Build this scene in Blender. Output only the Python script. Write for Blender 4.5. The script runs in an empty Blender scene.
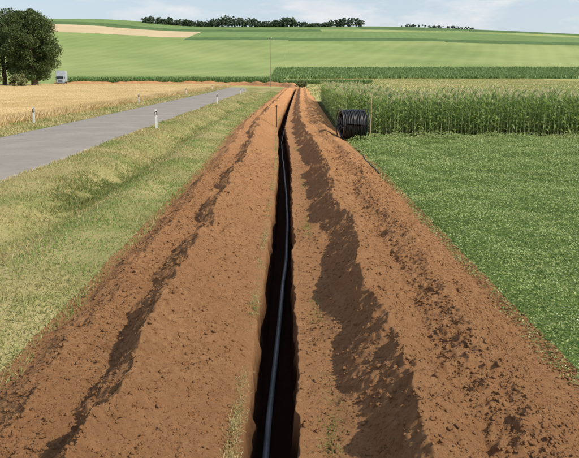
import bpy, math, numpy as np, bmesh
from mathutils import Vector
R=np.random.default_rng(7)
scene=bpy.context.scene
# ---------------------------------------------------------------- helpers
def link(o,parent=None):
    scene.collection.objects.link(o)
    if parent is not None: o.parent=parent
    return o
def mk(name,V,F,mats,mi=None,smooth=False,parent=None,do_link=True):
    V=np.asarray(V,dtype=np.float32); F=np.asarray(F,dtype=np.int32)
    me=bpy.data.meshes.new(name); n,k=F.shape
    me.vertices.add(len(V)); me.vertices.foreach_set("co",V.ravel())
    me.loops.add(n*k); me.loops.foreach_set("vertex_index",F.ravel())
    me.polygons.add(n); me.polygons.foreach_set("loop_start",np.arange(0,n*k,k,dtype=np.int32))
    me.polygons.foreach_set("loop_total",np.full(n,k,dtype=np.int32))
    if not isinstance(mats,(list,tuple)): mats=[mats]
    for m in mats: me.materials.append(m)
    if mi is not None: me.polygons.foreach_set("material_index",np.asarray(mi,dtype=np.int32))
    me.polygons.foreach_set("use_smooth",np.full(n,smooth,dtype=bool))
    me.update(calc_edges=True); me.validate()
    o=bpy.data.objects.new(name,me)
    if do_link: link(o,parent)
    return o
def empty(name,loc=(0,0,0),rz=0):
    e=bpy.data.objects.new(name,None); e.location=loc; e.rotation_euler[2]=rz; e.empty_display_size=.3
    return link(e)
def sst(a,b,x):
    t=np.clip((np.asarray(x,float)-a)/(b-a),0,1); return t*t*(3-2*t)
_T=np.random.default_rng(3).random((256,256))
def vn(x,y):
    x=np.asarray(x,float);y=np.asarray(y,float)
    xi=np.floor(x).astype(int);yi=np.floor(y).astype(int);fx=x-xi;fy=y-yi
    fx=fx*fx*(3-2*fx);fy=fy*fy*(3-2*fy)
    a=_T[xi&255,yi&255];b=_T[(xi+1)&255,yi&255];c=_T[xi&255,(yi+1)&255];d=_T[(xi+1)&255,(yi+1)&255]
    return (a*(1-fx)+b*fx)*(1-fy)+(c*(1-fx)+d*fx)*fy-.5
def fbm(x,y,o=4):
    s=0;a=1.
    ca,sa=.8,.6
    for i in range(o):
        s=s+a*vn(x+17.3*i,y+5.1*i); a*=.5
        x,y=2*(x*ca-y*sa),2*(x*sa+y*ca)
    return s
# ---------------------------------------------------------------- materials
def nodes(name):
    m=bpy.data.materials.new(name); m.use_nodes=True; nt=m.node_tree; nt.nodes.clear()
    out=nt.nodes.new('ShaderNodeOutputMaterial'); return m,nt,out
def noise(nt,scale,detail=4,rough=.6,vec=None,pos=True):
    n=nt.nodes.new('ShaderNodeTexNoise'); n.inputs['Scale'].default_value=scale
    n.inputs['Detail'].default_value=detail; n.inputs['Roughness'].default_value=rough
    if vec is None:
        g=nt.nodes.new('ShaderNodeNewGeometry'); vec=g.outputs['Position']
    nt.links.new(vec,n.inputs['Vector']); return n.outputs['Fac']
def ramp(nt,fac,a,b,ca=(0,0,0),cb=(1,1,1)):
    r=nt.nodes.new('ShaderNodeValToRGB'); e=r.color_ramp.elements
    e[0].position=a;e[0].color=(*ca,1);e[1].position=b;e[1].color=(*cb,1)
    nt.links.new(fac,r.inputs['Fac']); return r.outputs['Color']
def mix(nt,fac,a,b,mode='MIX'):
    m=nt.nodes.new('ShaderNodeMix'); m.data_type='RGBA'; m.blend_type=mode
    for s,v in ((0,fac),(6,a),(7,b)):
        if isinstance(v,(int,float)): m.inputs[s].default_value=v
        elif isinstance(v,tuple): m.inputs[s].default_value=(*v,1)
        else: nt.links.new(v,m.inputs[s])
    return m.outputs[2]
def princ(nt,out,col,rough=.9,spec=.2,metal=0,bump=None,bstr=.5,bdist=.02):
    p=nt.nodes.new('ShaderNodeBsdfPrincipled')
    if isinstance(col,tuple): p.inputs['Base Color'].default_value=(*col,1)
    else: nt.links.new(col,p.inputs['Base Color'])
    p.inputs['Roughness'].default_value=rough; p.inputs['Specular IOR Level'].default_value=spec
    p.inputs['Metallic'].default_value=metal
    if bump is not None:
        b=nt.nodes.new('ShaderNodeBump'); b.inputs['Strength'].default_value=bstr; b.inputs['Distance'].default_value=bdist
        nt.links.new(bump,b.inputs['Height']); nt.links.new(b.outputs['Normal'],p.inputs['Normal'])
    if out is not None: nt.links.new(p.outputs[0],out.inputs[0])
    return p
def simple(name,col,rough=.6,spec=.3,metal=0,var=.15,sc=8):
    m,nt,out=nodes(name)
    f=noise(nt,sc,2); c=mix(nt,ramp(nt,f,.3,.7),tuple(x*(1-var) for x in col),tuple(min(1,x*(1+var)) for x in col))
    princ(nt,out,c,rough,spec,metal); return m
def ground_mat(name,c1,c2,c3=None,s1=.5,s2=6.,s3=.08,bscale=20,bstr=.6,bdist=.05,stripe=None):
    m,nt,out=nodes(name)
    c=mix(nt,ramp(nt,noise(nt,s2,4,.7),.35,.65),c1,c2)
    if c3: c=mix(nt,ramp(nt,noise(nt,s3,3,.6),.42,.62),c,c3)
    c=mix(nt,.35,c,ramp(nt,noise(nt,s1,2),.3,.7,(.55,.55,.55),(1,1,1)),'MULTIPLY')
    if stripe:
        g=nt.nodes.new('ShaderNodeNewGeometry'); mp=nt.nodes.new('ShaderNodeMapping')
        mp.inputs['Rotation'].default_value[2]=stripe[1]; nt.links.new(g.outputs['Position'],mp.inputs[0])
        w=nt.nodes.new('ShaderNodeTexWave'); w.inputs['Scale'].default_value=stripe[0]; w.inputs['Distortion'].default_value=3
        w.inputs['Detail'].default_value=2; w.inputs['Detail Scale'].default_value=.3
        nt.links.new(mp.outputs[0],w.inputs['Vector'])
        c=mix(nt,stripe[2],c,ramp(nt,w.outputs['Fac'],.2,.9,(.6,.6,.6),(1,1,1)),'MULTIPLY')
    princ(nt,out,c,.95,.05,0,noise(nt,bscale,3,.7),bstr,bdist); return m
def leaf_mat(name,c1,c2,c3=None,s=.5,lo=.42,hi=.6,tr=.35,spec=.25,rough=.5):
    m,nt,out=nodes(name)
    g=nt.nodes.new('ShaderNodeNewGeometry')
    c=mix(nt,g.outputs['Random Per Island'],c1,c2)
    if c3: c=mix(nt,ramp(nt,noise(nt,s,2,.65),lo,hi),c,c3)
    p=princ(nt,None,c,rough,spec)
    t=nt.nodes.new('ShaderNodeBsdfTranslucent'); nt.links.new(c,t.inputs[0])
    ms=nt.nodes.new('ShaderNodeMixShader'); ms.inputs[0].default_value=tr
    nt.links.new(p.outputs[0],ms.inputs[1]); nt.links.new(t.outputs[0],ms.inputs[2]); nt.links.new(ms.outputs[0],out.inputs[0])
    return m
def soil_material():
    m,nt,out=nodes('soil')
    g=nt.nodes.new('ShaderNodeNewGeometry')
    c=mix(nt,ramp(nt,noise(nt,11,5,.8),.33,.68),(.45,.215,.092),(.74,.42,.205))
    c=mix(nt,ramp(nt,noise(nt,.8,3,.6),.4,.68),c,(.58,.30,.138))
    c=mix(nt,ramp(nt,noise(nt,55,3,.8),.60,.74,(0,0,0),(.6,.6,.6)),c,(.80,.56,.34))
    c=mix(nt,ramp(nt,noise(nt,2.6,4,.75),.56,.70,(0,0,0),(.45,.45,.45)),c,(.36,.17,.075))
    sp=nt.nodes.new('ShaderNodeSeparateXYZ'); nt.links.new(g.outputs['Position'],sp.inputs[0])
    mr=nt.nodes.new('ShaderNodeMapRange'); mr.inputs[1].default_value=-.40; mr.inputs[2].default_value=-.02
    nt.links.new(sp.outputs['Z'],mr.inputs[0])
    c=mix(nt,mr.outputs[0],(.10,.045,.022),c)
    n1=noise(nt,30,6,.85)
    princ(nt,out,c,.95,.1,0,n1,1.0,.08); return m
M_soil=soil_material()
M_verge=ground_mat('verge_ground',(.20,.24,.075),(.33,.30,.13),(.42,.36,.17),s3=.35)
M_alf=ground_mat('field_floor',(.08,.14,.035),(.12,.18,.05))
M_stub=ground_mat('dry_grass_ground',(.52,.45,.20),(.42,.41,.17),(.36,.39,.14),s2=.8,s3=.03,s1=.1)
M_wheatg=ground_mat('wheat_ground',(.38,.27,.11),(.48,.36,.16))
M_corng=ground_mat('corn_ground',(.10,.08,.04),(.07,.08,.03))
M_h1=ground_mat('hill_field_green',(.25,.335,.115),(.29,.38,.14),(.34,.40,.16),s1=.012,s2=.05,s3=.006,bscale=.5,stripe=(.021,.32,.13))  # hill field colours slightly lifted, so aerial haze is painted into them
M_h2=ground_mat('hill_field_dark',(.10,.175,.065),(.125,.20,.08),s1=.02,s2=.1,bscale=.5)
M_h3=ground_mat('hill_field_tan',(.60,.48,.29),(.66,.54,.34),s1=.01,s2=.06,bscale=.5,stripe=(.05,1.3,.12))
M_h4=ground_mat('hill_field_mid',(.18,.28,.10),(.21,.31,.12),s1=.015,s2=.05,bscale=.5,stripe=(.04,.1,.15))
# ---------------------------------------------------------------- terrain
def cY(Y): return np.interp(Y,[-100,20,27,36,50,75,150,3000],[0,0,-.12,-.32,-.15,.25,1.6,1.6])
_ys=np.arange(0,4000,10.)
_p=np.interp(_ys,[0,200,300,400,480,600,750,900,1000,1080,1250,1500,4000],[0,0,.3,3,7,20,42,60,72,81,88,86,60])
_k=np.ones(7)/7; _p=np.convolve(np.pad(_p,3,'edge'),_k,'valid')
def zfar(X,Y):
    X=np.asarray(X,float)
    lat=1+.15*sst(-120,-330,X)-.16*sst(60,520,X)
    return np.interp(Y,_ys,_p)*lat+np.where(np.asarray(Y)>450,fbm(X/260,np.asarray(Y)/260,2)*3*sst(450,800,Y),0)
def gz(X,Y):
    X=np.asarray(X,float);Y=np.asarray(Y,float); xl=X-cY(Y)
    d=-.48*np.exp(-((xl+5.2)/.8)**2)*sst(6,16,Y)*(1-sst(90,130,Y))
    d+=.16*np.exp(-((xl+3.8)/.6)**2)*sst(6,16,Y)*(1-sst(90,130,Y))
    n=.12*fbm(X*.6,Y*.6,3)*sst(-7.4,-6.8,xl)*sst(-2.7,-3.3,xl)
    return d+n+zfar(X,Y)
near=list(np.arange(-8,-2.9,.2)); far=[-1800,-1500,-1250,-1050]+list(np.arange(-900,-120,12))+list(np.arange(-120,-30,6))+list(np.arange(-30,-8,1.5))
L=np.array(far+near); L=np.append(L[L<-2.8],-2.8)
Rr=-L[::-1]; cols=np.concatenate([L,Rr]); nL=len(L)
rows=np.unique(np.concatenate([[-80,-60,-40,-25,-15,-10],np.arange(-6,60,.5),np.arange(60,200,5.),np.arange(200,1300,10.),[1400,1600,2000,2600]]).astype(float))
Y,XL=np.meshgrid(rows,cols,indexing='ij'); X=XL+cY(Y)
Z=gz(X,Y)
V=np.stack([X,Y,Z],-1).reshape(-1,3); nc=len(cols)
F=[];MI=[]
for i in range(len(rows)-1):
    ym=(rows[i]+rows[i+1])/2
    for j in range(nc-1):
        xm=(cols[j]+cols[j+1])/2
        if j==nL-1 and -6<=rows[i] and rows[i+1]<=150: continue
        a=i*nc+j; F.append((a,a+1,a+nc+1,a+nc))
        ys=ym+.06*xm
        if ym<200:
            if xm>0: k=1 if ym<30 else (4 if ym<39 or (xm<6 and ym<70) else 2)
            else: k=0 if xm>-16 else 3
            if ym>150 and -16<xm<0: k=2
            if ym<200 and ym>185 and xm<0: k=5
        elif ym<330: k=2 if xm>-5 else 5
        elif ys<480: k=8 if xm>0 else 5
        elif ys<735: k=5
        elif ys<775: k=6 if xm>-120 else 5
        elif ys<900: k=7 if xm<-125 else 8
        elif ys<960: k=6 if xm<40 else 5
        else: k=8 if xm<100 else 6
        MI.append(k)
mk('ground',V,F,[M_verge,M_alf,M_stub,M_wheatg,M_corng,M_h1,M_h2,M_h3,M_h4],MI,True)
# ---------------------------------------------------------------- trench and spoil banks
ry=[-6.]
while ry[-1]<150: ry.append(ry[-1]+max(.016,.0032*abs(ry[-1])))
ry=np.array(ry)
xs_l=np.linspace(-3.1,-.38,205); xs_r=np.linspace(.07,3.1,230)
D=.95
def end(Y): return 1-sst(128,149,Y)
def soil_top(x,Y):
    wl=.16*fbm(Y*.5,3.3,3)+.06*vn(Y*2.2,9)+.20*fbm(x*1.8,Y*1.7,3); wr=.13*fbm(Y*.4,13.3,3)+.05*vn(Y*2.5,29)+.13*fbm(x*1.9+30,Y*1.7,3)
    hl=.45+.16*fbm(Y*.9,41.,3); hr=.48+.13*fbm(Y*.9,61.,3)
    d=x-(-1.38+wl); a=np.where(d>0,hl-.50*d,hl+.82*d)
    d2=x-(-2.15+.8*wl); b=np.where(d2>0,.23-.20*d2,.23+.5*d2)+.12*fbm(x*1.1,Y*1.1,3)
    left=np.maximum(a,b)
    d=x-(.95+wr); a=np.where(d<0,hr+.96*d,hr-.42*d)
    d2=x-(1.85+.7*wr); b=np.where(d2<0,.37+.25*d2,.37-.5*d2)+.14*fbm(x*1.2+9,Y*1.2,3)
    right=np.maximum(a,b)
    h=np.where(x<-.15,left,right)
    h=.5*(h+np.sqrt(h*h+.0009))
    e=.10*fbm(Y*1.2,x*0+90,3)
    h=h*(1-sst(2.35,2.78,np.abs(x)+e))
    amp=np.clip(h*4,0.10,1)
    r1=fbm(x*4.3,Y*4.3,3); r2=fbm(x*11+4,Y*11,3); r3=fbm(x*27,Y*27,2)
    n=.06*r1+.040*r2+.030*np.maximum(0,.55-np.abs(r2)*2.2)*vn(x*6,Y*6+50)*2+.022*r3
    h=(h+n*amp)*end(Y)
    return h-.12*sst(2.8,3.1,np.abs(x))
nw=12; nf=8
P=len(xs_l)+nw+nf+nw+len(xs_r)
VV=np.zeros((len(ry),P,3))
Yg=ry[:,None]; c=cY(ry)[:,None]; en=end(ry)[:,None]
zl=soil_top(xs_l[None,:],Yg); zr=soil_top(xs_r[None,:],Yg)
el=(.05*fbm(ry*1.1,5,3)+.03*fbm(ry*7,2,3))[:,None]; er=(.05*fbm(ry*1.2,15,3)+.03*fbm(ry*8,12,3))[:,None]
wl_=np.exp(-((xs_l+.36)/.15)**2)[None,:]; wr_=np.exp(-((xs_r-.07)/.15)**2)[None,:]
o=0
VV[:,o:o+len(xs_l),0]=xs_l[None]+el*wl_+c; VV[:,o:o+len(xs_l),2]=zl; o+=len(xs_l)
t=np.linspace(0.03,1,nw)[None]**1.3
def wall(e,x0,z0,dx,sd,tt):
    n=.07*fbm(tt*5+sd,Yg*3,3)*np.sin(np.clip(tt,0,1)*math.pi)
    return x0+e+c+dx*tt+n, z0*(1-tt)-D*en*tt
x,z=wall(el,-.38,zl[:,-1:],.06,1,t); VV[:,o:o+nw,0]=x; VV[:,o:o+nw,2]=z; o+=nw
xf=np.linspace(-.30,.02,nf)[None]; VV[:,o:o+nf,0]=xf+c+(el+er)*.5; VV[:,o:o+nf,2]=-D*en+.05*fbm(xf*9,Yg*4,3)*en; o+=nf
x,z=wall(er,.07,zr[:,:1],-.04,50,t[:,::-1]); VV[:,o:o+nw,0]=x; VV[:,o:o+nw,2]=z; o+=nw
VV[:,o:,0]=xs_r[None]+er*wr_+c; VV[:,o:,2]=zr
VV[:,:,1]=ry[:,None]
VV[:,:len(xs_l),1]+=0.013*fbm(xs_l[None]*11,Yg*11,2); VV[:,-len(xs_r):,1]+=0.013*fbm(xs_r[None]*11,Yg*11,2)
idx=np.arange(len(ry)*P).reshape(len(ry),P)
F=np.stack([idx[:-1,:-1],idx[:-1,1:],idx[1:,1:],idx[1:,:-1]],-1).reshape(-1,4)
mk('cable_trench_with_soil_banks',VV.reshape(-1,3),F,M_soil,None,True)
# clods
def ico(sub):
    bm=bmesh.new(); bmesh.ops.create_icosphere(bm,subdivisions=sub,radius=1); bm.verts.ensure_lookup_table()
    v=np.array([q.co[:] for q in bm.verts]); f=np.array([[w.index for w in q.verts] for q in bm.faces]); bm.free(); return v,f
iv,iF=ico(1)
N=60000
yy=3.3*np.exp(R.random(N)*1.9); side=R.random(N)
xx=np.where(side<.5,R.uniform(-2.72,-.45,N),R.uniform(.12,2.75,N))
k=side>.78; xx[k]=R.normal(1.9,.45,k.sum()).clip(.3,2.8)
k=(side>.4)&(side<.5); xx[k]=R.normal(-1.95,.25,k.sum()).clip(-2.7,-.5)
xx+=.04*fbm(xx*5,yy*5,2)
sz=(.003+.0045*R.random(N)+.015*R.random(N)**9)*(1+yy*.03)
pos=np.stack([xx+cY(yy),yy,soil_top(xx,yy)+sz*.1],-1)
vv=iv[None]*(1+.38*R.normal(size=(N,len(iv),1)).clip(-1.3,1.3))
vv=vv*(sz[:,None]*np.stack([R.uniform(.8,1.4,N),R.uniform(.7,1.1,N),R.uniform(.5,.9,N)],-1))[:,None,:]
a=R.uniform(0,6.28,N)[:,None]; ca,sa=np.cos(a),np.sin(a)
vv=np.stack([vv[:,:,0]*ca-vv[:,:,1]*sa,vv[:,:,0]*sa+vv[:,:,1]*ca,vv[:,:,2]],-1)+pos[:,None,:]
ff=iF[None]+(np.arange(N)*len(iv))[:,None,None]
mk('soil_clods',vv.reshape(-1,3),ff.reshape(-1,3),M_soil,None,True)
# ---------------------------------------------------------------- leaf cards
def quads(pos,w,h,tilt,name,mat,az=None,curve=0,parent=None):
    n=len(pos); az=R.uniform(0,6.283,n) if az is None else az
    sx=np.stack([np.cos(az),np.sin(az),np.zeros(n)],-1); fw=np.stack([-np.sin(az),np.cos(az),np.zeros(n)],-1)
    up=fw*np.sin(tilt)[:,None]+np.array([0,0,1.])*np.cos(tilt)[:,None]
    w=w[:,None];h=h[:,None]
    a=pos-sx*w*.35; b=pos+sx*w*.35; m1=pos+up*h*.55+sx*w*.5; m0=pos+up*h*.55-sx*w*.5; tp=pos+up*h+fw*h*curve
    V=np.stack([a,b,m1,tp,m0],1).reshape(-1,3); F=np.arange(n*5).reshape(n,5)
    return mk(name,V,F,mat,parent=parent)
def diamonds(pos,s,name,mat,parent=None,flat=.9):
    n=len(pos); nr=R.normal(size=(n,3)); nr[:,2]=np.abs(nr[:,2])+flat; nr/=np.linalg.norm(nr,axis=1)[:,None]
    r=R.normal(size=(n,3)); u=np.cross(nr,r); u/=np.linalg.norm(u,axis=1)[:,None]; v=np.cross(nr,u)
    s=s[:,None]
    V=np.stack([pos-u*s*.5,pos-v*s*.32+u*s*.05,pos+u*s*.5,pos+v*s*.32+u*s*.05],1).reshape(-1,3)
    return mk(name,V,np.arange(n*4).reshape(n,4),mat,parent=parent)
M_alfl=leaf_mat('clover_leaf',(.22,.33,.08),(.44,.52,.21),(.40,.46,.18),s=.6,lo=.45,hi=.7,tr=.38)
M_white=simple('clover_flower',(.66,.68,.52))
P_=[];S_=[]
for y0 in np.arange(3,30,1.):
    s=.020+.0011*y0; w=.47*y0+4.5-2.6
    n=int(1.05*w/(s*s)); 
    x=2.62+w*R.random(n)+.05*R.normal(size=n); y=y0+R.random(n)
    x=x+.12*fbm(y*1.3,7,3)
    hgt=(.05+.13*R.random(n)**.7)*(1+1.1*fbm(x*1.6,y*1.6,3)+.9*fbm(x*.5,y*.5,2))*sst(2.45,3.2,x)+.015
    P_.append(np.stack([x+cY(y),y,hgt],-1)); S_.append(s*R.uniform(.6,1.5,n))
n=30000; x=R.uniform(2.65,45,n); y=R.uniform(-5,30,n); k=(x>.47*y+4)|(y<3.2); x=x[k];y=y[k]
P_.append(np.stack([x,y,.05+.1*R.random(len(x))],-1)); S_.append(np.full(len(x),.07))
Pc=np.concatenate(P_); Sc=np.concatenate(S_)
field=empty('clover_field'); diamonds(Pc,Sc,'leaves',M_alfl,field)
k=R.choice(len(Pc),8000); diamonds(Pc[k]+[0,0,.03],Sc[k]*.5,'flowers',M_white,field,3)
# verge grass
M_gr=leaf_mat('verge_grass_blade',(.21,.34,.075),(.36,.44,.15),(.46,.43,.20),s=.45,lo=.44,hi=.64,tr=.35)
M_gr2=leaf_mat('verge_grass_dry',(.60,.50,.27),(.48,.44,.20),(.30,.37,.12),s=.5,lo=.5,hi=.66,tr=.3)
def blades(x,y,s,hmin,hmax,name,mat,parent,til=.5,z=None):
    n=len(x); z=gz(x,y) if z is None else z
    h=R.uniform(hmin,hmax,n)*(1+.7*fbm(x*.9+40,y*.9,3))
    quads(np.stack([x,y,z-.01],-1),s*R.uniform(.6,1.4,n),h,np.abs(R.normal(0,til,n)),name,mat,curve=.25,parent=parent)
vg=empty('grass_verge')
X1=[];Y1=[];S1=[]
for y0 in np.arange(4,110,1.):
    s=.0055+.00075*y0; xa=max(-7.55,-(.47*y0+3)); w=-2.6-xa
    n=int(min(.55*w/(s*.07)*.75,30000/ (1+y0*.02)))
    y=y0+R.random(n); x=xa+w*R.random(n)+cY(y); x=x+.10*fbm(y*1.5,77,3)
    X1.append(x);Y1.append(y);S1.append(np.full(n,s))
x=np.concatenate(X1);y=np.concatenate(Y1);s=np.concatenate(S1); xl=x-cY(y)
dry=R.random(len(x))<np.clip(.10+.78*sst(-3.6,-5.0,xl+1.5*fbm(x*.5,y*.3,3))-.25*np.exp(-((xl+5.2)/.5)**2),0,.92)
blades(x[~dry],y[~dry],s[~dry],.03,.085,'green_blades',M_gr,vg,.7)
blades(x[dry],y[dry],s[dry]*.8,.035,.12,'dry_blades',M_gr2,vg,.8)
n=20000; y=R.uniform(22,150,n); x=R.uniform(-16,-13.5,n); s=.01+.0009*y
blades(x,y,s,.08,.22,'far_blades',M_gr2,vg,.5)
wd=empty('ditch_weeds')
M_weed=leaf_mat('weed_blade',(.20,.27,.075),(.36,.38,.15),None,tr=.35)
n=5500; y=R.normal(17.8,1.6,n); x=-5.25+R.normal(0,.55,n); k=fbm(x*1.5,y*1.5,2)>-.15; x=x[k];y=y[k]
blades(x,y,np.full(len(x),.016),.05,.17,'weed_blades',M_weed,wd,.8)
n=6000; y=R.uniform(21,75,n); x=-5.2+R.normal(0,.35,n); k=vn(y*.3,4)>-.05; x=x[k];y=y[k]
blades(x,y,.01+.0007*y,.05,.14,'weed_blades_back',M_weed,wd,.7)
te=empty('trench_edge_grass')
n=16000; y=3.5*np.exp(R.random(n)*2.6); x=-.44+R.normal(0,.028,n); k=vn(y*.8,3.)+.5*vn(y*4,1)+.4*vn(x*40,y*15)>-.2; x=x[k];y=y[k]
blades(x+cY(y),y,.0035+.0005*y,.015,.05,'left_blades',M_gr2,te,1.1,z=soil_top(x,y)-.005)
n=9000; y=3.5*np.exp(R.random(n)*2.0); x=.34+.07*vn(y,8)+R.normal(0,.05,n); k=vn(y*.8,23.)+.5*vn(y*3,11)+.5*vn(x*30,y*14)>.0; x=x[k];y=y[k]
blades(x+cY(y),y,.0035+.0005*y,.012,.04,'right_blades',M_gr,te,1.1,z=soil_top(x,y)-.005)
# ---------------------------------------------------------------- road
def ribbon(name,pts,half,z,mat,n=200,prof=None,nx=9):
    pts=np.array(pts,float)
    d=np.r_[0,np.cumsum(np.linalg.norm(np.diff(pts,axis=0),axis=1))]; tt=np.linspace(0,d[-1],n)
    cx=np.interp(tt,d,pts[:,0]); cy=np.interp(tt,d,pts[:,1])
    kk=np.ones(9)/9; cx=np.convolve(np.pad(cx,4,'reflect',reflect_type='odd'),kk,'valid'); cy=np.convolve(np.pad(cy,4,'reflect',reflect_type='odd'),kk,'valid')
    tx=np.gradient(cx);ty=np.gradient(cy);l=np.hypot(tx,ty);nx_,ny_=-ty/l,tx/l
    u=np.linspace(-1,1,nx)
    X=cx[:,None]+nx_[:,None]*u*half; Y=cy[:,None]+ny_[:,None]*u*half
    Zp=z+np.zeros_like(X) if prof is None else prof(u[None,:],tt[:,None],X,Y)
    V=np.stack([X,Y,zfar(X,Y)+Zp],-1).reshape(-1,3); idx=np.arange(n*nx).reshape(n,nx)
    F=np.stack([idx[:-1,:-1],idx[1:,:-1],idx[1:,1:],idx[:-1,1:]],-1).reshape(-1,4)
    return mk(name,V,F,mat,None,True)
m,nt,out=nodes('asphalt')
cc=mix(nt,ramp(nt,noise(nt,40,4,.8),.3,.7),(.235,.22,.195),(.32,.30,.27))
cc=mix(nt,ramp(nt,noise(nt,.5,4,.6),.4,.65),cc,(.33,.305,.27))
cc=mix(nt,ramp(nt,noise(nt,3,5,.8),.56,.68,(0,0,0),(.8,.8,.8)),cc,(.20,.19,.175))
princ(nt,out,cc,.9,.1,0,noise(nt,120,2),.3,.01)
ribbon('road',[(-10.5,-70),(-10.5,60),(-10.5,118),(-13,150),(-28,172),(-60,182),(-130,190)],2.85,.03,m,300,nx=41,
       prof=lambda u,t,X,Y:.03+.05*(1-u*u)-.08*(np.abs(u)>.99))
n=9000; y=R.uniform(12,110,n); sd_=R.random(n)<.6; x=np.where(sd_,-7.66+.12*fbm(y*.8,31,3)+R.normal(0,.06,n),-13.35+.12*fbm(y*.8,3,3)+R.normal(0,.06,n))
blades(x,y,.008+.0008*y,.04,.12,'roadside_blades',M_gr2,vg,.8,z=np.full(n,.03))
def bk(u,t,X,Y): return (np.cos(u*math.pi)*.5+.5)*(1.0+.5*fbm(t*.3,3,3))*np.clip(t/8,0,1)-.03+.15*fbm(X,Y,3)*(1-np.abs(u))
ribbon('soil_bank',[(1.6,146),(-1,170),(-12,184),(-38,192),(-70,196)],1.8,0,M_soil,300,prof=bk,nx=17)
# ---------------------------------------------------------------- wheat
wf=empty('wheat_field')
M_w=leaf_mat('wheat_stalk',(.70,.55,.30),(.82,.69,.43),(.66,.53,.28),s=.12,tr=.3)
M_ws=ground_mat('wheat_canopy',(.66,.51,.27),(.74,.60,.35),(.60,.48,.24),s1=.4,s2=3,s3=.1,bscale=6,bstr=.4,bdist=.1)
gx=-np.concatenate([np.arange(16.2,60,.8),np.arange(60,260,6)]); gy=np.concatenate([np.arange(-30,60,.8),np.arange(60,181,4)])
GX,GY=np.meshgrid(gx,gy); GZ=.52+.08*fbm(GX*.5,GY*.5,3); edge=(GX>-16.9)
GX=GX+edge*.15*fbm(GY,3,2); GZ=np.where(GX>-16.5,.0,GZ)
idx=np.arange(GX.size).reshape(GX.shape); F=np.stack([idx[:-1,:-1],idx[:-1,1:],idx[1:,1:],idx[1:,:-1]],-1).reshape(-1,4)
mk('canopy',np.stack([GX,GY,GZ],-1).reshape(-1,3),F,M_ws,None,True,parent=wf)
X1=[];Y1=[];S1=[]
for y0 in np.arange(26,180,2.):
    w=max(1.5,.50*y0+4-16); s=.007+.0006*y0; n=int(min(2*w/(s*.2),7000))
    x=-16.1-w*R.random(n)**1.3; X1.append(x); Y1.append(y0+2*R.random(n)); S1.append(np.full(n,s))
x=np.concatenate(X1);y=np.concatenate(Y1);s=np.concatenate(S1); n=len(x)
zz=np.where(x>-16.7,0.03,.44)
h=np.where(x>-16.7,.56,.17)*R.uniform(.85,1.1,n)
quads(np.stack([x,y,zz],-1),s*R.uniform(.6,1.3,n),h,np.abs(R.normal(0,.4,n)),'stalks',M_w,curve=.15,parent=wf)
# ---------------------------------------------------------------- corn
M_corn=leaf_mat('corn_leaf',(.17,.27,.06),(.35,.46,.15),(.26,.36,.10),s=2,tr=.42,spec=.35,rough=.4)
M_stalk=simple('corn_stalk',(.36,.42,.17)); M_tas=simple('corn_tassel',(.60,.54,.30))
def corn_plant(H):
    V=[];F=[];M=[]
    ns=4
    for i,(z,r) in enumerate([(0,.016),(H*.5,.013),(H*.92,.006)]):
        for k in range(ns):
            a=k*math.pi/2; V.append((r*math.cos(a),r*math.sin(a),z))
    for i in range(2):
        for k in range(ns):
            F.append((i*ns+k,i*ns+(k+1)%ns,(i+1)*ns+(k+1)%ns,(i+1)*ns+k));M.append(1)
    az0=R.uniform(0,6.28)
    nl=10
    for j in range(nl):
        h=H*(.14+.74*j/(nl-1)); az=az0+(j%2)*math.pi+R.normal(0,.45); Ln=R.uniform(.5,.8)*(1-.35*abs(j/(nl-1)-.45)*1.6); wd=R.uniform(.030,.045)
        up=R.uniform(.75,1.0)+.25*(j/(nl-1)); dr=R.uniform(.8,1.2)*(1-.45*j/(nl-1))
        ca,sa=math.cos(az),math.sin(az); b=len(V)
        for q in range(6):
            t=q/5; r=Ln*(.75*t); z=h+Ln*(up*t-dr*t*t); w=wd*(math.sin(math.pi*min(1,.25+.75*t))**.7)+.002
            tw=.3*math.sin(3*t+j)
            V.append((r*ca-sa*w,r*sa+ca*w,z+tw*w)); V.append((r*ca+sa*w,r*sa-ca*w,z-tw*w))
        for q in range(5): F.append((b+2*q,b+2*q+1,b+2*q+3,b+2*q+2));M.append(0)
    for j in range(6):
        az=R.uniform(0,6.28); l=R.uniform(.12,.24); s=R.uniform(.1,.45) if j else 0; b=len(V); z=H*.92
        dx,dy=math.cos(az)*s*l,math.sin(az)*s*l
        V+= [(-.006,0,z),(.006,0,z),(dx+.008,dy,z+l),(dx-.008,dy,z+l)]; F.append((b,b+1,b+2,b+3));M.append(2)
    return np.array(V),np.array(F),np.array(M)
def corn_tile(name,W,Dp,rs,ps,hm=1.92,hv=.13):
    VV=[];FF=[];MM=[];off=0
    for yy in np.arange(rs/2,Dp,rs):
        for xx in np.arange(ps/2,W,ps):
            v,f,mm=corn_plant(R.normal(hm,hv)); v=v+[xx+R.normal(0,.03),yy+R.normal(0,.06),0]
            VV.append(v);FF.append(f+off);MM.append(mm);off+=len(v)
    return mk(name,np.concatenate(VV),np.concatenate(FF),[M_corn,M_stalk,M_tas],np.concatenate(MM),do_link=False).data
tiles=[corn_tile('corn_rows_%d'%i,3.0,2.8,.7,.17) for i in range(6)]
cf=empty('corn_field')
def place(x,y):
    o_=bpy.data.objects.new('corn_rows',tiles[R.integers(6)]); o_.location=(x,y,0)
    if R.random()<.5:
        o_.rotation_euler[2]=math.pi; o_.location.x+=3; o_.location.y+=2.8
    o_.scale[2]=R.uniform(.95,1.05)
    link(o_,cf)
for i in range(14):
    for j in range(3): place((3.75 if j==0 else 2.65)+i*3.0,30.0+j*2.8)
for j in range(12): place(2.75+.022*j*2.8,38.4+j*2.8)
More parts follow.
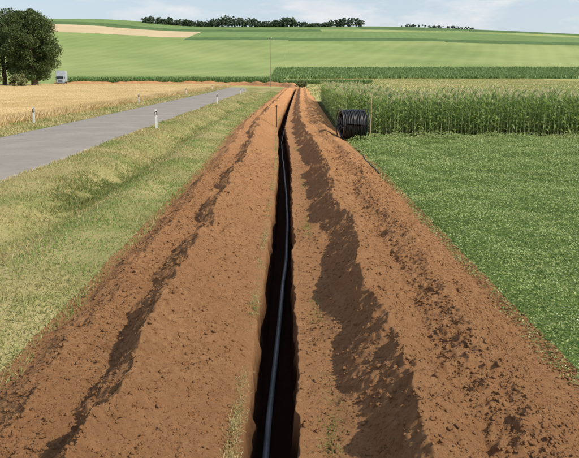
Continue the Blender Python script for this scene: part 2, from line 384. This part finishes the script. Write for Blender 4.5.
def cards(n,xr,yr,zr,size,name,mat,parent=None,zb=True,til=.5):
    x=R.uniform(*xr,n);y=R.uniform(*yr,n); z=zfar(x,y)+R.uniform(*zr,n)
    return quads(np.stack([x,y,z],-1),size*.35*R.uniform(.6,1.4,n),size*R.uniform(.6,1.4,n),np.abs(R.normal(0,til,n)),name,mat,parent=parent,curve=.2)
M_cornf=leaf_mat('corn_distant',(.16,.25,.08),(.26,.37,.14),(.21,.31,.11),s=.2,tr=.35)
fc=empty('corn_field'); 
cards(26000,(-72,-2),(202,222),(0,1.7),.7,'plants',M_cornf,fc)
cards(9000,(-2,25),(198,208),(-.1,1.0),.6,'plants_low',M_cornf,fc)
fc2=empty('corn_field')
n=70000; x=R.uniform(-10,290,n); y=335+R.random(n)*145+.04*(x-140); y=np.round(y/6)*6+R.normal(0,1.2,n)
quads(np.stack([x,y,zfar(x,y)],-1),R.uniform(.5,1.1,n),R.uniform(1.2,2.2,n),np.abs(R.normal(0,.5,n)),'plants',M_cornf,parent=fc2)
dg=empty('dry_grass')
n=60000; x=R.uniform(3,120,n); y=40+R.random(n)**.8*284; k=(x<.47*y+10)&((x>7)|(y>74)); x=x[k];y=y[k]
M_dry=leaf_mat('dry_grass_blade',(.62,.54,.28),(.50,.47,.21),(.40,.44,.18),s=.04,tr=.25)
quads(np.stack([x,y,zfar(x,y)],-1),.03+.0012*y,.35+.1*R.random(len(x)),np.abs(R.normal(0,.3,len(x))),'blades',M_dry,parent=dg)
# ---------------------------------------------------------------- tube helper
def tube(name,pts,r,mat,parent=None,ns=10,closed=False,cap=False):
    pts=np.array(pts,float)
    r=np.broadcast_to(np.asarray(r,float),(len(pts),))
    if cap:
        pts=np.concatenate([pts[:1],pts,pts[-1:]]); r=np.r_[.0005,r,.0005]
        d=(pts[2]-pts[1]); d/=np.linalg.norm(d); pts[0]-=d*1e-4; d=pts[-2]-pts[-3]; d/=np.linalg.norm(d); pts[-1]+=d*1e-4
    n=len(pts)
    tg=np.gradient(pts,axis=0) if not closed else np.roll(pts,-1,0)-np.roll(pts,1,0); tg/=np.linalg.norm(tg,axis=1)[:,None]
    ref=np.array([0,0,1.]) if abs(tg[:,2]).mean()<.8 else np.array([1.,0,0])
    u=np.cross(tg,ref); u/=np.linalg.norm(u,axis=1)[:,None]+1e-9; v=np.cross(tg,u)
    a=np.linspace(0,2*math.pi,ns,endpoint=False)
    V=pts[:,None]+(u[:,None]*np.cos(a)[None,:,None]+v[:,None]*np.sin(a)[None,:,None])*r[:,None,None]
    idx=np.arange(n*ns).reshape(n,ns); i2=np.roll(idx,-1,1)
    if closed: nx=np.roll(idx,-1,0); nx2=np.roll(i2,-1,0); F=np.stack([idx,i2,nx2,nx],-1).reshape(-1,4)
    else: F=np.stack([idx[:-1],i2[:-1],i2[1:],idx[1:]],-1).reshape(-1,4)
    return mk(name,V.reshape(-1,3),F,mat,None,True if not cap else False,parent=parent)
def boxm(name,c,s,mat,parent=None,bev=.0,rot=None):
    bm=bmesh.new(); bmesh.ops.create_cube(bm,size=1)
    for v_ in bm.verts: v_.co=Vector((v_.co.x*s[0],v_.co.y*s[1],v_.co.z*s[2]))
    if bev: bmesh.ops.bevel(bm,geom=bm.edges[:],offset=bev,segments=2,affect='EDGES')
    me=bpy.data.meshes.new(name); bm.to_mesh(me); bm.free(); me.materials.append(mat)
    o_=bpy.data.objects.new(name,me); o_.location=c
    if rot: o_.rotation_euler=rot
    return link(o_,parent)
M_cab=simple('cable_sheath',(.28,.30,.32),.4,.5,0,.25,3); M_blk=simple('black_plastic',(.02,.02,.022),.4,.5)
yy=np.linspace(-6,110,500)
xc=np.interp(yy,[-6,4,6.2,8,10,12.5,16,20,30,40,110],[-.2,-.22,-.24,-.17,-.13,-.07,-.05,-.1,-.15,-.12,-.15])+.012*np.sin(yy*2.1)+.02*fbm(yy*.9,2,2)
kk=np.ones(9)/9; xc=np.convolve(np.pad(xc,4,'edge'),kk,'valid')
zc=-.82+.06*np.sin(yy*.8)+.03*np.sin(yy*1.9+1)
tube('trench_cable',np.stack([xc+cY(yy),yy,zc],-1),.034,M_cab,ns=12)
yy=np.linspace(18.5,28.2,90); xx=2.66+.07*np.sin(yy*.55)+.03*np.sin(yy*1.7); 
tube('surface_hose',np.stack([xx+cY(yy),yy,soil_top(xx,yy)+.02],-1),.016,M_blk)
# ---------------------------------------------------------------- cable reel
cr=empty('cable_reel',(2.80,28.7,0),math.radians(10)); cr.scale=(.94,.94,.94)
ro=.70; pr=.035; Wd=1.12
nturn=16; tt=np.linspace(0,nturn*2*math.pi,nturn*40)
for lay,(rr) in enumerate([ro-.05,ro-.13]):
    x=-Wd/2+Wd*tt/tt[-1]+.012*np.sin(tt*.21+lay); rad=rr+.015*np.sin(tt*.37+lay)-.05*(np.abs(x)/(Wd/2))**4
    tube('coil_layer_%d'%(lay+1),np.stack([x,np.cos(tt)*rad,.74+np.sin(tt)*rad],-1),pr,M_blk,cr,8)
M_steel=simple('steel_frame',(.10,.10,.11),.45,.5,.6)
for sd in (-1,1):
    th=np.linspace(0,2*math.pi,48,endpoint=False); x0=sd*(Wd/2+.06)
    tube('rim_%s'%('a' if sd<0 else 'b'),np.stack([np.full(48,x0),np.cos(th)*.72,.74+np.sin(th)*.72],-1),.022,M_steel,cr,8,True)
    tube('hub_ring_%s'%('a' if sd<0 else 'b'),np.stack([np.full(48,x0),np.cos(th)*.32,.74+np.sin(th)*.32],-1),.018,M_steel,cr,8,True)
    for k in range(6):
        a=k*math.pi/3+.2; tube('spoke',[(x0,math.cos(a)*.05,.74+math.sin(a)*.05),(x0,math.cos(a)*.36,.74+math.sin(a)*.36),(x0,math.cos(a)*.72,.74+math.sin(a)*.72)],.014,M_steel,cr,6)
tube('drum',[(-Wd/2-.06,0,.74),(0,0,.74),(Wd/2+.06,0,.74)],.33,M_blk,cr,24)
M_wood=simple('stake_wood',(.50,.30,.16))
st=empty('wooden_stake',(3.66,29.3,0)); tube('shaft',[(0,0,0),(.01,0,1),(.02,0,1.85)],[.024,.022,.019],M_wood,st,8); tube('tip',[(.02,0,1.85),(.02,0,1.9)],[.019,.006],M_wood,st,8)
pg=empty('marker_peg',(-.72,36,0)); tube('shaft',[(0,0,-.3),(0,0,1.1)],[.03,.03],M_blk,pg,8); tube('cap',[(0,0,1.1),(0,0,1.2)],[.05,.04],M_blk,pg,8)
# ---------------------------------------------------------------- delineator posts
M_wh=simple('post_white',(.78,.78,.76),.5,.3,0,.04); M_bk=simple('post_black',(.02,.02,.02)); M_rf=simple('reflector',(.75,.70,.6),.2,.6)
def post(x,y):
    e=empty('delineator_post',(x,y,0),R.normal(0,.1)); e.rotation_euler[1]=R.normal(0,.03)
    sec=[(-.06,-.02),(.06,-.02),(.045,.03),(0,.075),(-.045,.03)]
    def prism(nm,z0,z1,mat,g=0,slope=0,sc0=1,sc1=1):
        b=bmesh.new(); lo=[b.verts.new((p[0]*(sc0+g),p[1]*(sc0+g),z0+slope*p[0])) for p in sec]; hi=[b.verts.new((p[0]*(sc1+g),p[1]*(sc1+g),z1+slope*p[0])) for p in sec]
        b.faces.new(lo[::-1]); b.faces.new(hi)
        for i in range(5): b.faces.new((lo[i],lo[(i+1)%5],hi[(i+1)%5],hi[i]))
        me=bpy.data.meshes.new(nm); b.to_mesh(me); b.free(); me.materials.append(mat); return link(bpy.data.objects.new(nm,me),e)
    prism('body',-.1,1.02,M_wh,0,0,1.1,.95); prism('black_band',.70,.92,M_bk,.06,.5)
    boxm('reflector',(0,-.026,.81),(.05,.012,.14),M_rf,e,.003)
for x,y in [(-7.2,35),(-7.2,65),(-7.2,97),(-15,38),(-15,65),(-15.3,97),(-15.3,130)]: post(x,y)
up=empty('utility_pole',(-4.8,165,0)); M_pole=simple('pole_wood',(.20,.17,.13))
tube('mast',[(0,0,0),(0,0,6),(0,0,12.2)],[.13,.10,.07],M_pole,up,10); boxm('crossarm',(0,-.12,11.6),(.8,.07,.08),M_pole,up,.01)
for sx in (-.35,0,.35): tube('insulator',[(sx,-.12,11.66),(sx,-.12,11.9)],[.05,.035],M_wh,up,8)
# ---------------------------------------------------------------- truck
tk=empty('delivery_truck',(-66,190,0),math.radians(12)); tk.scale=(1.1,1.1,1.15)
M_tw=simple('truck_white',(.42,.46,.50),.4,.4,0,.05); M_gl=simple('truck_glass',(.03,.04,.05),.1,.7); M_ty=simple('tyre',(.02,.02,.02),.8); M_gy=simple('chassis',(.06,.06,.07))
boxm('cargo_box',(0,1.6,2.2),(2.3,4.2,2.7),M_tw,tk,.05); boxm('cab',(0,-1.5,1.45),(2.0,1.7,1.9),M_tw,tk,.15)
boxm('windscreen',(0,-2.34,1.85),(1.7,.06,.7),M_gl,tk,.02); boxm('chassis',(0,.6,.65),(1.6,5.8,.25),M_gy,tk,.02)
boxm('grille',(0,-2.35,1.05),(1.1,.06,.35),M_gy,tk,.02); boxm('bumper',(0,-2.38,.62),(1.95,.2,.25),M_gy,tk,.03)
for sx in (-.75,.75): boxm('headlight',(sx,-2.36,1.0),(.25,.06,.2),M_rf,tk,.02); boxm('side_window',(sx*1.345,-1.55,1.85),(.04,.9,.6),M_gl,tk,.01); boxm('mirror',(sx*1.55,-2.1,1.9),(.15,.1,.4),M_gy,tk,.02)
for sx in (-.9,.9):
    for yy_ in (-1.5,2.4): tube('wheel',[(sx-.13,yy_,.42),(sx+.13,yy_,.42)],.42,M_ty,tk,20,cap=True); tube('wheel_hub',[(sx-.15,yy_,.42),(sx+.15,yy_,.42)],.18,M_tw,tk,12,cap=True)
# ---------------------------------------------------------------- trees
M_bark=simple('bark',(.10,.075,.05),.9,.1); 
M_lf=leaf_mat('tree_leaf',(.05,.085,.028),(.15,.20,.07),(.09,.13,.045),s=.5,tr=.32)
M_lf2=leaf_mat('shrub_leaf',(.16,.19,.075),(.29,.30,.13),None,tr=.3)
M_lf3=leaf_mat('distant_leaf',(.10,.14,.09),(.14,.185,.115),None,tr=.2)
def crown(cx,cy,cz,rx,ry_,rz,nb,nl,ls):
    P=[]
    for b in range(nb):
        d=R.normal(size=3); d/=np.linalg.norm(d); q=R.uniform(.35,1)**.6
        c0=np.array([cx,cy,cz])+d*q*np.array([rx,ry_,rz])*.86
        br=R.uniform(.12,.26)*(rx+rz)/2
        e=R.normal(size=(nl,3)); e/=np.linalg.norm(e,axis=1)[:,None]; e*=(R.uniform(.3,1.15,nl)**.6)[:,None]*br; e[:,2]*=.75
        P.append(c0+e)
    return np.concatenate(P)
def tree(name,x,y,H,rx,mat=None,nb=110,nl=340,ls=.21,low=.0):
    e=empty(name,(x,y,float(zfar(x,y))))
    tube('trunk',[(0,0,-.2),(.1,0,H*.2),(0,.1,H*.45),(.1,0,H*.75)],[H*.03,H*.024,H*.016,H*.005],M_bark,e,10)
    for k in range(9):
        a=k*2.4; z=H*(.2+.05*k); l=rx*.75
        tube('limb',[(0,0,z),(math.cos(a)*l*.5,math.sin(a)*l*.5,z+l*.3),(math.cos(a)*l,math.sin(a)*l,z+l*.75)],[H*.011,H*.007,H*.002],M_bark,e,6)
    rz=H*(1-low)/2
    P=crown(0,0,H-rz,rx,rx,rz,nb,nl,ls)
    k=P[:,2]>.1
    P=P[k]
    diamonds(P,R.uniform(.6,1.5,len(P))*ls*1.5,'foliage',mat or M_lf,e,.1)
tree('deciduous_tree',-58.5,150,18.3,6.8,nb=150)
tree('deciduous_tree',-68.5,158,20.0,7.4,nb=140)
tree('deciduous_tree',-77,150,17,6.5,nb=60)
tree('deciduous_tree',-62.5,162,19.6,5.4,nb=80)
sh=lambda x,y,h,r:tree('shrub',x,y,h,r,M_lf2,34,260,.18,.0)
sh(-63.5,138,5.5,3.6); sh(-58.5,142,3.4,2.2); sh(-68,136,6,3.6)
sh(2.8,150,1.6,1.5)
P=[]
def rt(x,y,h,w,nb=12):
    z=float(zfar(x,y)); P.append(crown(x,y,z+h*.45,w,w,h*.52,nb,34,1))
xs=np.r_[R.uniform(-228,-185,34),R.uniform(-185,40,175),R.uniform(40,112,40)]
for x in xs:
    h=R.uniform(7,14)+(5 if x<-190 else 0)+(7*vn(x*.03,2)*2); rt(x,1060+R.uniform(-15,15),max(h,5),R.uniform(4,9))
P=np.concatenate(P); diamonds(P,R.uniform(1.0,2.3,len(P)),'distant_tree_row',M_lf3,None,.1)
P=[]
for x in R.uniform(180,300,22): rt(x,1090,R.uniform(2,5),R.uniform(5,11),6)
P=np.concatenate(P); diamonds(P,R.uniform(1.0,2.0,len(P)),'distant_hedge',M_lf3,None,.1)
# ---------------------------------------------------------------- light, sky, camera
el_,azd=math.radians(41),math.radians(108)
sd=Vector((math.sin(azd)*math.cos(el_),math.cos(azd)*math.cos(el_),math.sin(el_)))
sun=bpy.data.lights.new('sun','SUN'); sun.energy=4.3; sun.angle=math.radians(.7); sun.color=(1,.91,.77)
so=link(bpy.data.objects.new('sun',sun)); so.rotation_euler=(-sd).to_track_quat('-Z','Y').to_euler(); so.location=(40,-10,60)
w=bpy.data.worlds.new('World'); scene.world=w; w.use_nodes=True; nt=w.node_tree; nt.nodes.clear()
out=nt.nodes.new('ShaderNodeOutputWorld'); bg=nt.nodes.new('ShaderNodeBackground'); bg.inputs[1].default_value=.142
sky=nt.nodes.new('ShaderNodeTexSky'); sky.sky_type='NISHITA'; sky.sun_disc=False; sky.sun_elevation=el_; sky.sun_rotation=azd
sky.air_density=1.0; sky.dust_density=1.6; sky.ozone_density=1.1
tc=nt.nodes.new('ShaderNodeTexCoord'); mp=nt.nodes.new('ShaderNodeMapping'); mp.inputs['Scale'].default_value=(1,1,3.2); mp.inputs['Location'].default_value=(.35,.1,0)
nt.links.new(tc.outputs['Generated'],mp.inputs[0])
sp=nt.nodes.new('ShaderNodeSeparateXYZ'); nt.links.new(tc.outputs['Generated'],sp.inputs[0])
hz=ramp(nt,sp.outputs['Z'],.0,.5,(.7,.7,.7),(0,0,0))
base=mix(nt,hz,sky.outputs[0],(4.8,5.5,6.3))
f=noise(nt,5.5,6,.58,mp.outputs[0]); mask=ramp(nt,f,.49,.62,(0,0,0),(.85,.85,.85)); 
f2=noise(nt,9,4,.6,mp.outputs[0]); ccol=ramp(nt,f2,.35,.65,(5.0,5.3,5.7),(6.3,6.3,6.3))
c=mix(nt,mask,base,ccol)
nt.links.new(c,bg.inputs[0]); nt.links.new(bg.outputs[0],out.inputs[0])
cam=bpy.data.cameras.new('camera'); cam.sensor_width=36; cam.lens=39.8; cam.clip_end=6000; cam.clip_start=.1
co=link(bpy.data.objects.new('camera',cam)); co.location=(0,0,2.8); co.rotation_euler=(math.radians(90-13.5),0,0); scene.camera=co
scene.view_settings.view_transform='Standard'; scene.view_settings.look='None'; scene.view_settings.exposure=0
